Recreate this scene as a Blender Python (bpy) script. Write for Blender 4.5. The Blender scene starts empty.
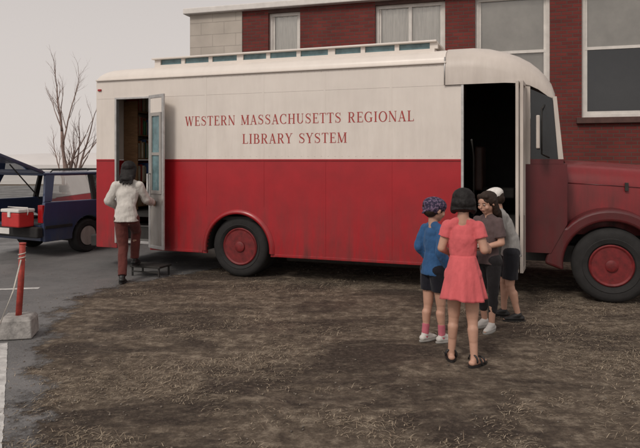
import bpy, bmesh, math, random
import numpy as np
from mathutils import Vector, Matrix, noise
rnd = random.Random(7)
rad = math.radians
scene = bpy.context.scene
def V(*a): return Vector(a)

# ------------------------------------------------------------ materials
def newmat(name, c, rough=.6, metal=0, var=.15, scale=6, stretch=(1,1,1), bump=0, bscale=60, bdist=.01, coat=0, dirt=None, sheen=0, spec=.5, c2=None):
    m = bpy.data.materials.new(name); m.use_nodes = True
    nt = m.node_tree; N = nt.nodes; L = nt.links
    b = N['Principled BSDF']
    b.inputs['Roughness'].default_value = rough; b.inputs['Metallic'].default_value = metal
    b.inputs['Specular IOR Level'].default_value = spec
    b.inputs['Coat Weight'].default_value = coat; b.inputs['Coat Roughness'].default_value = .15
    b.inputs['Sheen Weight'].default_value = sheen
    tc = N.new('ShaderNodeTexCoord'); mp = N.new('ShaderNodeMapping'); mp.inputs['Scale'].default_value = stretch
    L.new(tc.outputs['Object'], mp.inputs[0])
    nz = N.new('ShaderNodeTexNoise'); nz.inputs['Scale'].default_value = scale; nz.inputs['Detail'].default_value = 3; nz.inputs['Roughness'].default_value=.65
    L.new(mp.outputs[0], nz.inputs['Vector'])
    rp = N.new('ShaderNodeValToRGB'); rp.color_ramp.elements[0].position = .3; rp.color_ramp.elements[1].position = .7
    if c2 is None: c2 = tuple(min(1,x*(1+var)) for x in c); c1 = tuple(x*(1-var) for x in c)
    else: c1 = c
    rp.color_ramp.elements[0].color = (*c1,1); rp.color_ramp.elements[1].color = (*c2,1)
    L.new(nz.outputs['Fac'], rp.inputs[0]); out = rp.outputs[0]
    if dirt:   # (colour, z_low, z_high, amount)
        sp = N.new('ShaderNodeSeparateXYZ'); L.new(tc.outputs['Object'], sp.inputs[0])
        mr = N.new('ShaderNodeMapRange'); mr.inputs[1].default_value = dirt[1]; mr.inputs[2].default_value = dirt[2]; mr.inputs[3].default_value = dirt[3]; mr.inputs[4].default_value = .06
        L.new(sp.outputs[2], mr.inputs[0])
        n2 = N.new('ShaderNodeTexNoise'); n2.inputs['Scale'].default_value = 3; n2.inputs['Detail'].default_value = 5; n2.inputs['Roughness'].default_value=.7
        m2 = N.new('ShaderNodeMapping'); m2.inputs['Scale'].default_value = (2.2,1,.35); L.new(tc.outputs['Object'], m2.inputs[0]); L.new(m2.outputs[0], n2.inputs['Vector'])
        r2 = N.new('ShaderNodeMapRange'); r2.inputs[1].default_value=.35; r2.inputs[2].default_value=.7; L.new(n2.outputs['Fac'], r2.inputs[0])
        mu = N.new('ShaderNodeMath'); mu.operation='MULTIPLY'; L.new(mr.outputs[0], mu.inputs[0]); L.new(r2.outputs[0], mu.inputs[1])
        mx = N.new('ShaderNodeMix'); mx.data_type='RGBA'; L.new(mu.outputs[0], mx.inputs[0]); L.new(out, mx.inputs[6]); mx.inputs[7].default_value = (*dirt[0],1)
        out = mx.outputs[2]
        mr2 = N.new('ShaderNodeMapRange'); mr2.inputs[3].default_value = rough; mr2.inputs[4].default_value = .85; L.new(mu.outputs[0], mr2.inputs[0]); L.new(mr2.outputs[0], b.inputs['Roughness'])
    L.new(out, b.inputs['Base Color'])
    if bump:
        nb = N.new('ShaderNodeTexNoise'); nb.inputs['Scale'].default_value = bscale; nb.inputs['Detail'].default_value = 3; L.new(mp.outputs[0], nb.inputs['Vector'])
        bp = N.new('ShaderNodeBump'); bp.inputs['Strength'].default_value = bump; bp.inputs['Distance'].default_value = bdist
        L.new(nb.outputs['Fac'], bp.inputs['Height']); L.new(bp.outputs[0], b.inputs['Normal'])
    return m

def glassmat(name, tint=(.93,.94,.93), rough=.03):
    m = bpy.data.materials.new(name); m.use_nodes=True; nt=m.node_tree; N=nt.nodes; L=nt.links
    N.remove(N['Principled BSDF']); o=N['Material Output']
    tr=N.new('ShaderNodeBsdfTransparent'); tr.inputs[0].default_value=(*tint,1)
    gl=N.new('ShaderNodeBsdfGlossy'); gl.inputs['Roughness'].default_value=rough; gl.inputs[0].default_value=(.9,.92,.95,1)
    fr=N.new('ShaderNodeFresnel'); fr.inputs[0].default_value=1.5
    ad=N.new('ShaderNodeMath'); ad.operation='MULTIPLY_ADD'; ad.inputs[1].default_value=1.0; ad.inputs[2].default_value=.04; L.new(fr.outputs[0],ad.inputs[0])
    mx=N.new('ShaderNodeMixShader'); L.new(ad.outputs[0],mx.inputs[0]); L.new(tr.outputs[0],mx.inputs[1]); L.new(gl.outputs[0],mx.inputs[2]); L.new(mx.outputs[0],o.inputs[0])
    return m

def brickmat(name, ca, cb, mortar, bw=.215, rh=.075, ms=.009):
    m = bpy.data.materials.new(name); m.use_nodes=True; nt=m.node_tree; N=nt.nodes; L=nt.links; b=N['Principled BSDF']
    tc=N.new('ShaderNodeTexCoord'); sp=N.new('ShaderNodeSeparateXYZ'); L.new(tc.outputs['Object'],sp.inputs[0])
    ad=N.new('ShaderNodeMath'); ad.operation='ADD'; L.new(sp.outputs[0],ad.inputs[0]); L.new(sp.outputs[1],ad.inputs[1])
    cb_=N.new('ShaderNodeCombineXYZ'); L.new(ad.outputs[0],cb_.inputs[0]); L.new(sp.outputs[2],cb_.inputs[1])
    br=N.new('ShaderNodeTexBrick'); br.inputs['Scale'].default_value=1; br.inputs['Brick Width'].default_value=bw; br.inputs['Row Height'].default_value=rh
    br.inputs['Mortar Size'].default_value=ms; br.inputs['Mortar Smooth'].default_value=.2
    br.inputs['Color1'].default_value=(*ca,1); br.inputs['Color2'].default_value=(*cb,1); br.inputs['Mortar'].default_value=(*mortar,1)
    L.new(cb_.outputs[0],br.inputs['Vector'])
    nz=N.new('ShaderNodeTexNoise'); nz.inputs['Scale'].default_value=1.3; nz.inputs['Detail'].default_value=4; L.new(tc.outputs['Object'],nz.inputs['Vector'])
    mr=N.new('ShaderNodeMapRange'); mr.inputs[3].default_value=.6; mr.inputs[4].default_value=1.35; L.new(nz.outputs['Fac'],mr.inputs[0])
    mx=N.new('ShaderNodeVectorMath'); mx.operation='SCALE'; L.new(br.outputs['Color'],mx.inputs[0]); L.new(mr.outputs[0],mx.inputs['Scale'])
    L.new(mx.outputs[0],b.inputs['Base Color']); b.inputs['Roughness'].default_value=.9
    bp=N.new('ShaderNodeBump'); bp.invert=True; bp.inputs['Distance'].default_value=.008; L.new(br.outputs['Fac'],bp.inputs['Height']); L.new(bp.outputs[0],b.inputs['Normal'])
    return m

M = {}
M['red']=newmat('red_paint',(.37,.008,.015),.36,var=.12,scale=2.5,coat=.25,dirt=((.085,.022,.02),.3,1.3,.85),bump=.04,bscale=5,bdist=.02)
M['red_shaded']=newmat('red_paint_fender_shaded',(.095,.006,.009),.4,var=.2,scale=3,coat=.2,dirt=((.04,.02,.017),.4,1.4,.8))  # bus red darkened: dimness of the right end put into the colour
M['hood']=newmat('red_paint_hood_shaded',(.22,.007,.011),.38,var=.15,scale=2,coat=.2,dirt=((.05,.015,.013),.9,1.7,.9))  # same bus red, with shade at the front painted into it
M['white']=newmat('white_paint',(.75,.69,.635),.42,var=.05,scale=1.8,coat=.1,dirt=((.45,.38,.33),2.0,3.2,.3),bump=.04,bscale=5,bdist=.02)
M['cream']=newmat('cap_paint',(.60,.54,.49),.45,var=.07,scale=2,dirt=((.34,.29,.25),2.3,3.1,.6))
M['letter']=newmat('letter_paint',(.38,.05,.045),.6,var=.12,scale=12)
M['black']=newmat('black_rubber',(.016,.015,.015),.85,var=.3,scale=9,bump=.2,bscale=50)
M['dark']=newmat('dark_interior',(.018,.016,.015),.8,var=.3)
M['chassis']=newmat('chassis_metal',(.022,.02,.018),.7,var=.4)
M['metal']=newmat('aluminium_trim',(.5,.49,.48),.42,metal=.7,var=.15,scale=12)
M['grey']=newmat('grey_door',(.34,.32,.30),.5,var=.12,scale=4,dirt=((.18,.155,.13),.3,1.5,.7))
M['hub']=newmat('wheel_red',(.15,.010,.012),.6,var=.35,scale=14)
M['glass']=glassmat('clear_glass')
M['dglass']=newmat('dark_glass',(.012,.014,.016),.06,var=.2,spec=.6)
M['skyglass']=newmat('clerestory_glass',(.12,.21,.23),.12,var=.4,scale=5)
M['brick']=brickmat('red_brick',(.17,.028,.023),(.12,.021,.018),(.095,.055,.046))
M['stone']=brickmat('buff_brick',(.48,.43,.38),(.45,.405,.355),(.39,.35,.31),.6,.29,.006)
M['sill']=newmat('sandstone_sill',(.085,.045,.038),.85,var=.25,scale=5)
M['wframe']=newmat('window_frame_paint',(.66,.63,.59),.6,var=.1)
M['dframe']=newmat('window_casing_paint',(.12,.025,.025),.6,var=.15)
M['blind']=newmat('roller_blind',(.60,.565,.52),.8,var=.1,scale=3)
M['curtain']=newmat('curtain_cloth',(.84,.80,.75),.85,var=.15,scale=5,stretch=(6,1,.4))
M['trim']=newmat('white_cornice',(.66,.63,.60),.6,var=.08)
M['line']=newmat('road_paint',(.34,.33,.32),.8,c2=(.66,.65,.63),scale=9)
M['concrete']=newmat('concrete',(.31,.295,.28),.9,var=.35,scale=14,bump=.5,bscale=60)
M['navy']=newmat('blue_car_paint',(.030,.052,.125),.28,var=.15,scale=3,coat=.6,dirt=((.09,.085,.08),.3,.8,.6))
M['taillight']=newmat('taillight_lens',(.35,.01,.012),.2,var=.1)
M['chrome']=newmat('chrome',(.6,.6,.6),.15,metal=1,var=.05)
M['coolr']=newmat('cooler_red',(.50,.03,.03),.4,var=.1)
M['coolw']=newmat('cooler_white',(.70,.68,.65),.45,var=.06)
M['postred']=newmat('post_red',(.36,.045,.032),.55,var=.4,scale=14,bump=.2)
M['rope']=newmat('rope',(.5,.47,.42),.9,var=.2,scale=50)
M['bark']=newmat('bark',(.25,.175,.15),.9,var=.3,scale=20)
M['wood']=newmat('shelf_wood',(.25,.14,.07),.6,var=.25,scale=6,stretch=(1,1,6))

# ------------------------------------------------------------ mesh helpers
def empty(name, loc=(0,0,0), rz=0):
    e = bpy.data.objects.new(name, None); e.location = loc; e.rotation_euler=(0,0,rz); scene.collection.objects.link(e); e.empty_display_size=.2; return e
def finish(name, bm, mat, parent=None, smooth=False, bevel=0, mats=None):
    me = bpy.data.meshes.new(name); bmesh.ops.recalc_face_normals(bm, faces=bm.faces); bm.to_mesh(me); bm.free()
    if smooth:
        for p in me.polygons: p.use_smooth=True
    for m in (mats or [mat]): me.materials.append(m)
    o = bpy.data.objects.new(name, me); scene.collection.objects.link(o)
    if parent: o.parent = parent
    if bevel:
        b=o.modifiers.new('bevel','BEVEL'); b.width=bevel; b.segments=3; b.limit_method='ANGLE'; b.angle_limit=rad(35)
        b.harden_normals=False
    return o
def addbox(bm, a, b, mi=0):
    x0,y0,z0=a; x1,y1,z1=b
    v=[bm.verts.new(p) for p in [(x0,y0,z0),(x1,y0,z0),(x1,y1,z0),(x0,y1,z0),(x0,y0,z1),(x1,y0,z1),(x1,y1,z1),(x0,y1,z1)]]
    for f in [(0,1,2,3),(4,5,6,7),(0,1,5,4),(1,2,6,5),(2,3,7,6),(3,0,4,7)]:
        bm.faces.new([v[i] for i in f]).material_index=mi
def box(name,a,b,mat,parent=None,bevel=0):
    bm=bmesh.new(); addbox(bm,a,b); return finish(name,bm,mat,parent,bevel=bevel)
def sheetxz(name,x0,x1,y,za,zb,mat,parent):
    bm=bmesh.new(); bm.faces.new([bm.verts.new(p) for p in ((x0,y,za),(x1,y,za),(x1,y,zb),(x0,y,zb))]); return finish(name,bm,mat,parent)
def prism(name, pts, y0, y1, mat, parent=None, bevel=0):
    bm=bmesh.new(); A=[bm.verts.new((p[0],y0,p[1])) for p in pts]; B=[bm.verts.new((p[0],y1,p[1])) for p in pts]
    bm.faces.new(A); bm.faces.new(B[::-1]); n=len(pts)
    for i in range(n): bm.faces.new([A[i],A[(i+1)%n],B[(i+1)%n],B[i]])
    return finish(name,bm,mat,parent,bevel=bevel)
def frames(pts):
    out=[]; n=len(pts)
    for i in range(n):
        d=(pts[min(i+1,n-1)]-pts[max(i-1,0)]).normalized()
        up=V(0,0,1) if abs(d.z)<.9 else V(1,0,0)
        s=d.cross(up).normalized(); out.append((s,s.cross(d).normalized()))
    return out
def addtube(bm, pts, rs, n=8, mi=0):
    pts=[Vector(p) for p in pts]; fr=frames(pts); prev=None
    for p,(s,u),r in zip(pts,fr,rs):
        ring=[bm.verts.new(p+s*math.cos(2*math.pi*k/n)*r+u*math.sin(2*math.pi*k/n)*r) for k in range(n)]
        if prev:
            for k in range(n): 
                f=bm.faces.new([prev[k],prev[(k+1)%n],ring[(k+1)%n],ring[k]]); f.smooth=True; f.material_index=mi
        else: bm.faces.new(ring[::-1]).material_index=mi
        prev=ring
    bm.faces.new(prev).material_index=mi
def tube(name,pts,rs,mat,parent=None,n=10):
    bm=bmesh.new(); 
    if not isinstance(rs,(list,tuple)): rs=[rs]*len(pts)
    addtube(bm,pts,rs,n); return finish(name,bm,mat,parent)
def lathe(name, prof, mat, parent, center, n=48, axis='y'):
    bm=bmesh.new(); rings=[]
    for r,o in prof:
        rings.append([bm.verts.new((center[0]+r*math.cos(2*math.pi*k/n),center[1]+o,center[2]+r*math.sin(2*math.pi*k/n))) for k in range(n)])
    for a,b in zip(rings,rings[1:]):
        for k in range(n): bm.faces.new([a[k],a[(k+1)%n],b[(k+1)%n],b[k]])
    bm.faces.new(rings[0]); bm.faces.new(rings[-1][::-1])
    o=finish(name,bm,mat,parent,smooth=True); e=o.modifiers.new('es','EDGE_SPLIT'); e.split_angle=rad(38); return o
def arc(cx,cz,r,a0,a1,n=20): return [(cx+r*math.cos(rad(a0+(a1-a0)*i/n)),cz+r*math.sin(rad(a0+(a1-a0)*i/n))) for i in range(n+1)]

def wheel(prefix, parent, cx, cy, cz, Rt, w, rim_mat, rimr):
    lathe(prefix+'_tyre',[(rimr,.02),(rimr+.02,-.01),(Rt*.72,-.025),(Rt*.74,-.018),(Rt*.86,-.022),(Rt*.95,-.005),(Rt,.03),(Rt,w-.03),(Rt*.95,w),(rimr,w)],M['black'],parent,(cx,cy,cz))
    o=lathe(prefix+'_rim',[(rimr+.004,.0),(rimr-.01,-.012),(rimr-.03,.0),(rimr-.035,.07),(rimr*.62,.10),(rimr*.5,.06),(rimr*.3,.05),(rimr*.28,-.02),(rimr*.2,-.03),(.01,-.03)],rim_mat,parent,(cx,cy,cz))
    bm=bmesh.new()
    for k in range(8):
        a=2*math.pi*k/8; p=V(cx+rimr*.42*math.cos(a),cy+.03,cz+rimr*.42*math.sin(a)); addtube(bm,[p,p+V(0,.05,0)],[.014,.014],6)
    finish(prefix+'_lug_nuts',bm,M['chassis'],parent)
    bm=bmesh.new()
    for k in range(5):
        a=2*math.pi*(k+.5)/5; p=V(cx+rimr*.74*math.cos(a),cy+.055,cz+rimr*.74*math.sin(a)); addtube(bm,[p,p+V(0,.05,0)],[rimr*.13,rimr*.13],12)
    finish(prefix+'_hand_holes',bm,M['dark'],parent)

# ------------------------------------------------------------ ground
def grid_sheet(name,pts,z,mat):
    bm=bmesh.new(); bm.faces.new([bm.verts.new((x,y,z)) for x,y in pts]); return finish(name,bm,mat)
def nodes_helper(m):
    nt=m.node_tree; N=nt.nodes; L=nt.links; tc=N.new('ShaderNodeTexCoord')
    def nz(s,d=4,r=.65,st=(1,1,1),dist=0):
        mp=N.new('ShaderNodeMapping'); mp.inputs['Scale'].default_value=st; L.new(tc.outputs['Object'],mp.inputs[0])
        n=N.new('ShaderNodeTexNoise'); n.inputs['Scale'].default_value=s; n.inputs['Detail'].default_value=d; n.inputs['Roughness'].default_value=r; n.inputs['Distortion'].default_value=dist
        L.new(mp.outputs[0],n.inputs['Vector']); return n.outputs['Fac']
    def ramp(f,els):
        r=N.new('ShaderNodeValToRGB'); e=r.color_ramp.elements
        while len(e)<len(els): e.new(.5)
        for q,(p,c) in zip(e,els): q.position=p; q.color=(*c,1)
        L.new(f,r.inputs[0]); return r.outputs[0]
    def mix(f,a,c):
        x=N.new('ShaderNodeMix'); x.data_type='RGBA'; L.new(f,x.inputs[0]); L.new(a,x.inputs[6]); L.new(c,x.inputs[7]); return x.outputs[2]
    return N,L,nz,ramp,mix
def groundmat():
    m=bpy.data.materials.new('dirt_ground'); m.use_nodes=True; b=m.node_tree.nodes['Principled BSDF']
    N,L,nz,ramp,mix=nodes_helper(m)
    base=ramp(nz(8,7,.80),[(.34,(.065,.048,.036)),(.5,(.17,.132,.098)),(.64,(.38,.315,.24))])
    dark=ramp(nz(24,5,.78),[(.33,(.028,.02,.016)),(.52,(.07,.052,.040)),(.70,(.20,.155,.12))])
    patch=ramp(nz(.8,6,.70,(1,1.9,1),.6),[(.47,(0,0,0)),(.58,(.95,.95,.95))])
    c=mix(patch,base,dark); L.new(c,b.inputs['Base Color'])
    rr=ramp(nz(1.1,4,.6),[(.5,(.95,.95,.95)),(.65,(.62,.62,.62))]); L.new(rr,b.inputs['Roughness']); b.inputs['Specular IOR Level'].default_value=.3
    bp=N.new('ShaderNodeBump'); bp.inputs['Strength'].default_value=1; bp.inputs['Distance'].default_value=.04; L.new(nz(16,7,.78),bp.inputs['Height']); L.new(bp.outputs[0],b.inputs['Normal'])
    return m
grid_sheet('ground',[(-600,-100),(600,-100),(600,900),(-600,900)],0,groundmat())
EY=[1.5,3,4.2,5.4,6.6,7.6,8.4,9,10,12.5,14]; EXX=[-.9,-1.5,-1.95,-2.45,-2.8,-2.9,-2.5,-1.9,-1.2,-.9,-.9]
def asphalt():
    m=bpy.data.materials.new('asphalt'); m.use_nodes=True; b=m.node_tree.nodes['Principled BSDF']
    N,L,nz,ramp,mix=nodes_helper(m)
    c=ramp(nz(1.8,5,.7),[(.3,(.085,.083,.085)),(.7,(.185,.18,.178))]); fine=ramp(nz(120,2,.6),[(.35,(.05,.05,.05)),(.65,(.25,.245,.24))])
    mx=N.new('ShaderNodeMix'); mx.data_type='RGBA'; mx.inputs[0].default_value=.35; L.new(c,mx.inputs[6]); L.new(fine,mx.inputs[7]); L.new(mx.outputs[2],b.inputs['Base Color'])
    rr=ramp(nz(.9,4,.6),[(.4,(.85,.85,.85)),(.6,(.42,.42,.42))]); L.new(rr,b.inputs['Roughness'])
    at=N.new('ShaderNodeAttribute'); at.attribute_name='cover'
    n=nz(3.2,7,.72); ad=N.new('ShaderNodeMath'); ad.operation='ADD'; L.new(at.outputs['Fac'],ad.inputs[0]); L.new(n,ad.inputs[1])
    mr=N.new('ShaderNodeMapRange'); mr.inputs[1].default_value=.93; mr.inputs[2].default_value=1.08; L.new(ad.outputs[0],mr.inputs[0]); L.new(mr.outputs[0],b.inputs['Alpha'])
    bp=N.new('ShaderNodeBump'); bp.inputs['Strength'].default_value=.5; bp.inputs['Distance'].default_value=.006; L.new(nz(120,2,.6),bp.inputs['Height']); L.new(bp.outputs[0],b.inputs['Normal'])
    xs=[-60,-30,-12,-7]+[-6.9+i*.1 for i in range(66)]; ys=[-5,-1,1.5]+[1.6+i*.12 for i in range(104)]+[16,20,28,40]
    vs=[];fa=[];cov=[]
    for y in ys:
        ex=float(np.interp(y,EY,EXX))
        if y>14: ex=-2-(y-14)*.1
        for x in xs: vs.append((x,y,.004)); cov.append(min(1,max(0,(ex-x)/1.3+.5)))
    nx=len(xs)
    for j in range(len(ys)-1):
        for i in range(nx-1):
            k=j*nx+i
            if max(cov[k],cov[k+1],cov[k+nx],cov[k+nx+1])>.15: fa.append((k,k+1,k+nx+1,k+nx))
    me=bpy.data.meshes.new('parking_lot'); me.from_pydata(vs,[],fa); a=me.attributes.new('cover','FLOAT','POINT'); a.data.foreach_set('value',cov); me.materials.append(m)
    scene.collection.objects.link(bpy.data.objects.new('parking_lot',me))
asphalt()
def strip(name,a,b,w):
    a=V(*a,0);b=V(*b,0);d=(b-a).normalized();s=V(-d.y,d.x,0)*w/2
    bm=bmesh.new(); n=60; pr=None
    for i in range(n+1):
        p=a.lerp(b,i/n); j=1+.18*noise.noise(V(i*1.7,2,a.x)); j2=1+.18*noise.noise(V(i*1.9,7,a.x)); q=[bm.verts.new((p.x+s.x*j,p.y+s.y*j,.008)),bm.verts.new((p.x-s.x*j2,p.y-s.y*j2,.008))]
        if pr: bm.faces.new([pr[0],q[0],q[1],pr[1]])
        pr=q
    finish(name,bm,M['line'])
strip('parking_line',(-2.86,5.55),(-1.62,3.0),.12)
strip('parking_line',(-3.60,7.95),(-7.5,7.3),.10)

grid_sheet('far_gravel_field',[(-200,42),(-4,42),(-2,24),(60,24),(200,60),(200,300),(-200,300)],.012,newmat('hazed_gravel',(.52,.495,.475),.95,var=.1,scale=.4))  # distant haze put into the gravel's pale colour
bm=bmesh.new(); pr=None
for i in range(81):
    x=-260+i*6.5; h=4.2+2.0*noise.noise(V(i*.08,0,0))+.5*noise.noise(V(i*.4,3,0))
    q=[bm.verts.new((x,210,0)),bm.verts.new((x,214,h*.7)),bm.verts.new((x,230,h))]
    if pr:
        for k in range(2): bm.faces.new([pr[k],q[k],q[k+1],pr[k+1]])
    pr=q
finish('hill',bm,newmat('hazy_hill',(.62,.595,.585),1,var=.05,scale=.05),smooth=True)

def straw():
    rs=np.random.RandomState(3); V_=[];F=[];mi=[]
    def blade(x,y,L,w,ang,tilt,m,z0=.003):
        dx,dy=math.cos(ang),math.sin(ang); sx,sy=-dy*w/2,dx*w/2; b=len(V_)
        c=rs.uniform(-.2,.2)*L
        mx=x+dx*L*.5-dy*c*.3; my=y+dy*L*.5+dx*c*.3; zx=z0+L*.5*math.sin(tilt)+.003
        V_.extend([(x+sx,y+sy,z0),(x-sx,y-sy,z0),(mx+sx,my+sy,zx),(mx-sx,my-sy,zx),(x+dx*L,y+dy*L,max(z0,z0+L*math.sin(tilt)*rs.uniform(.1,1)))])
        F.append((b,b+1,b+3,b+2)); F.append((b+2,b+3,b+4)); mi.extend([m,m])
    n=0
    while n<70000:
        y=2.9+9.0*rs.rand()**1.2; x=-.62*y+1.3*y*rs.rand()
        d=noise.noise(V(x*.55,y*.8,1))+.7*noise.noise(V(x*1.6,y*2.1,7))+.4*noise.noise(V(x*5,y*6,9))
        ex=np.interp(y,EY,EXX)
        if x<ex and rs.rand()>.35*math.exp((x-ex)*3.5): n+=.2; continue
        if rs.rand()> .20+1.3*d: n+=.25; continue
        m=rs.choice([0,1,2],p=[.35,.38,.27])
        up=rs.rand()<.06
        a0=noise.noise(V(x*1.5,y*1.5,20))*6
        blade(x,y,rs.uniform(.012,.065),rs.uniform(.0014,.0036),a0+rs.normal()*1.0,rs.uniform(.3,1.0) if up else rs.uniform(0,.2),m,.003+rs.rand()*.006); n+=1
    me=bpy.data.meshes.new('dry_grass'); me.from_pydata(V_,[],F); me.polygons.foreach_set('material_index',mi)
    for c,nm in (((.43,.355,.26),'straw_pale'),((.26,.20,.14),'straw_brown'),((.11,.082,.058),'straw_dark')): me.materials.append(newmat(nm,c,.85,var=.3,scale=3))
    o=bpy.data.objects.new('dry_grass',me); scene.collection.objects.link(o)
straw()
bm=bmesh.new()
for i in range(1500):
    y=3+7*rnd.random()**1.3; x=-.6*y+1.2*y*rnd.random(); s=rnd.uniform(.003,.010)
    if i<600: ex=float(np.interp(y,EY,EXX)); x=ex+rnd.gauss(0,.35)
    r=bmesh.ops.create_icosphere(bm,subdivisions=1,radius=s,matrix=Matrix.Translation((x,y,s*.3+.003))@Matrix.Rotation(rnd.random()*6,4,'Z')@Matrix.Diagonal((1,rnd.uniform(.6,1),rnd.uniform(.4,.8),1)))
finish('pebbles',bm,newmat('pebble',(.17,.145,.12),.9,var=.5,scale=1.5),smooth=True)

# ------------------------------------------------------------ building
bl=empty('brick_building',(-3.133,14.94,0),math.atan2(-.30,1))
HB=5.28; wins=[(2.01,2.79),(4.53,6.05),(6.67,8.15),(8.75,10.35),(11.1,12.7)]
SB,ST=2.50,5.06
box('buff_corner_pier',(0,0,0),(1.36,.35,HB-.14),M['stone'],bl)
segs=[1.36]+[v for w in wins for v in w]+[14.0]
for i in range(0,len(segs),2): box('brick_pier_%d'%i,(segs[i],.02,0),(segs[i+1],.35,HB-.14),M['brick'],bl)
for i,(a,b) in enumerate(wins):
    box('brick_below_%d'%i,(a,.02,0),(b,.35,SB-.12),M['brick'],bl); box('lintel_%d'%i,(a,.02,ST),(b,.35,HB-.14),M['sill'],bl)
    box('sill_%d'%i,(a-.1,-.07,SB-.12),(b+.1,.34,SB),M['sill'],bl,bevel=.01)
    f=M['wframe']
    bm=bmesh.new(); t=.07
    addbox(bm,(a,.12,SB),(a+t,.2,ST)); addbox(bm,(b-t,.12,SB),(b,.2,ST)); addbox(bm,(a+t,.12,ST-t),(b-t,.2,ST)); addbox(bm,(a+t,.12,SB),(b-t,.2,SB+t))
    finish('casing_%d'%i,bm,f,bl)
    bm=bmesh.new(); mid=(SB+ST)/2+.12; 
    if b-a>1.2 and i==1: addbox(bm,((a+b)/2-.035,.125,SB+t),((a+b)/2+.035,.19,ST-t))
    x0,x1=a+t,b-t
    addbox(bm,(x0,.13,mid-.03),(x1,.185,mid+.03)); addbox(bm,(x0,.135,SB+t),(x0+.045,.18,mid-.03)); addbox(bm,(x1-.045,.135,SB+t),(x1,.18,mid-.03))
    addbox(bm,(x0,.15,mid+.03),(x0+.045,.19,ST-t)); addbox(bm,(x1-.045,.15,mid+.03),(x1,.19,ST-t)); addbox(bm,(x0+.045,.135,SB+t),(x1-.045,.18,SB+t+.06))
    finish('sash_%d'%i,bm,f,bl)
    sheetxz('pane_%d'%i,x0,x1,.16,SB+t,ST-t,M['glass'],bl)
    if i in (0,1,2): 
        bm=bmesh.new(); pr=None; zb=SB+.1 if i==2 else SB+.3
        nn=int((x1-x0)/.03)
        for k in range(nn+1):
            xx=x0+.01+(x1-x0-.02)*k/nn; yy=.205+(.012*math.sin(k*1.3+i)+.006*math.sin(k*2.9) if i<2 else 0)
            q=[bm.verts.new((xx,yy,zb)),bm.verts.new((xx,yy,ST-.075))]
            if pr: bm.faces.new([pr[0],q[0],q[1],pr[1]])
            pr=q
        finish('curtain_%d'%i,bm,M['curtain'] if i<2 else M['blind'],bl,smooth=True)
    else: box('blind_%d'%i,(x0+.02,.20,mid-.0),(x1-.02,.205,ST-.075),M['blind'],bl)
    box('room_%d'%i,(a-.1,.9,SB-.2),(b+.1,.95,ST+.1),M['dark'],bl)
box('cornice',(-.12,-.14,HB-.14),(14.1,.5,HB),M['trim'],bl,bevel=.02)
box('roof',(-.05,.5,HB-.14),(14.05,9,HB-.01),M['dark'],bl)
box('side_wall',(0,.352,0),(.3,9,HB-.15),M['stone'],bl); box('end_wall',(13.7,.352,0),(14,9,HB-.15),M['brick'],bl); box('back_wall',(.3,8.7,0),(13.7,9,HB-.15),M['brick'],bl)
box('water_table',(1.37,-.03,.75),(14.0,.018,.87),M['sill'],bl,bevel=.01)

# ------------------------------------------------------------ bookmobile
bus=empty('bookmobile',(-3.42,9.50,0),math.atan2(-.36,1))
W=2.4; RX=2.415; FX=7.176
arch=arc(RX,.40,.50,180,0,28)
z0=.32
prism('side_red_rear',[(0,z0),(.37,z0),(.37,1.65),(0,1.65)],0,.04,M['red'],bus,bevel=.006)
prism('side_red',[(.965,z0),(RX-.5,z0),(RX-.5,.40)]+arch[1:-1]+[(RX+.5,.40),(RX+.5,z0),(5.484,z0),(5.484,1.65),(.965,1.65)],0,.04,M['red'],bus)
prism('side_white_rear',[(0,1.652),(.37,1.652),(.37,2.577),(0,2.577)],0,.04,M['white'],bus)
prism('side_white',[(.965,1.652),(5.484,1.652),(5.484,2.577),(.965,2.577)],0,.04,M['white'],bus)
prism('side_top_band',[(0,2.579),(5.30,2.579),(5.30,2.86),(0,2.86)],0,.04,M['white'],bus)
bm=bmesh.new(); pr=None
for (x,z),(x2,z2) in zip(arc(RX,.40,.495,184,-4,30),arc(RX,.40,.56,184,-4,30)):
    q=[bm.verts.new((x,.0,z)),bm.verts.new((x,-.035,z)),bm.verts.new(((x+x2)/2,-.04,(z+z2)/2)),bm.verts.new((x2,-.003,z2))]
    if pr:
        for k in range(3): bm.faces.new([pr[k],q[k],q[k+1],pr[k+1]])
    pr=q
finish('wheel_arch_flare',bm,M['red'],bus,smooth=True)
bm=bmesh.new(); pr=None
for (x,z) in arc(RX,.40,.50,184,-4,30):
    q=[bm.verts.new((x,.002,z)),bm.verts.new((x,.6,z))]
    if pr: bm.faces.new([pr[0],q[0],q[1],pr[1]])
    pr=q
finish('wheel_well',bm,M['dark'],bus)
box('wheel_well_back',(RX-.5,.6,.3),(RX+.5,.62,.95),M['dark'],bus)
wheel('rear_wheel',bus,RX,.06,.43,.43,.26,M['hub'],.26)
wheel('rear_inner_wheel',bus,RX,.36,.43,.43,.2,M['hub'],.26)
wheel('rear_far_wheel',bus,RX,2.0,.43,.43,.3,M['hub'],.26)
box('side_far_red',(0,W-.04,z0),(6.6,W,1.65),M['red'],bus); box('side_far_white',(0,W-.04,1.652),(6.2,W,2.86),M['white'],bus)
box('rear_red',(-.02,.01,z0),(.03,W-.01,1.65),M['red'],bus,bevel=.01); box('rear_white',(-.02,.01,1.652),(.03,W-.01,2.88),M['white'],bus,bevel=.01)
box('rear_bumper',(-.16,.05,.32),(-.03,W-.05,.5),M['chassis'],bus,bevel=.02)
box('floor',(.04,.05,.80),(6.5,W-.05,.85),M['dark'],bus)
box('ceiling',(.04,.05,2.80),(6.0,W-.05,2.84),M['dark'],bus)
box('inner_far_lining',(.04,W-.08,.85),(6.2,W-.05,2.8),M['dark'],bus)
box('underbody',(.1,.25,.42),(6.9,W-.25,.62),M['chassis'],bus)
box('skirt_inner',(RX+.6,.3,.22),(5.2,.8,.42),M['chassis'],bus,bevel=.03)
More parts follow.
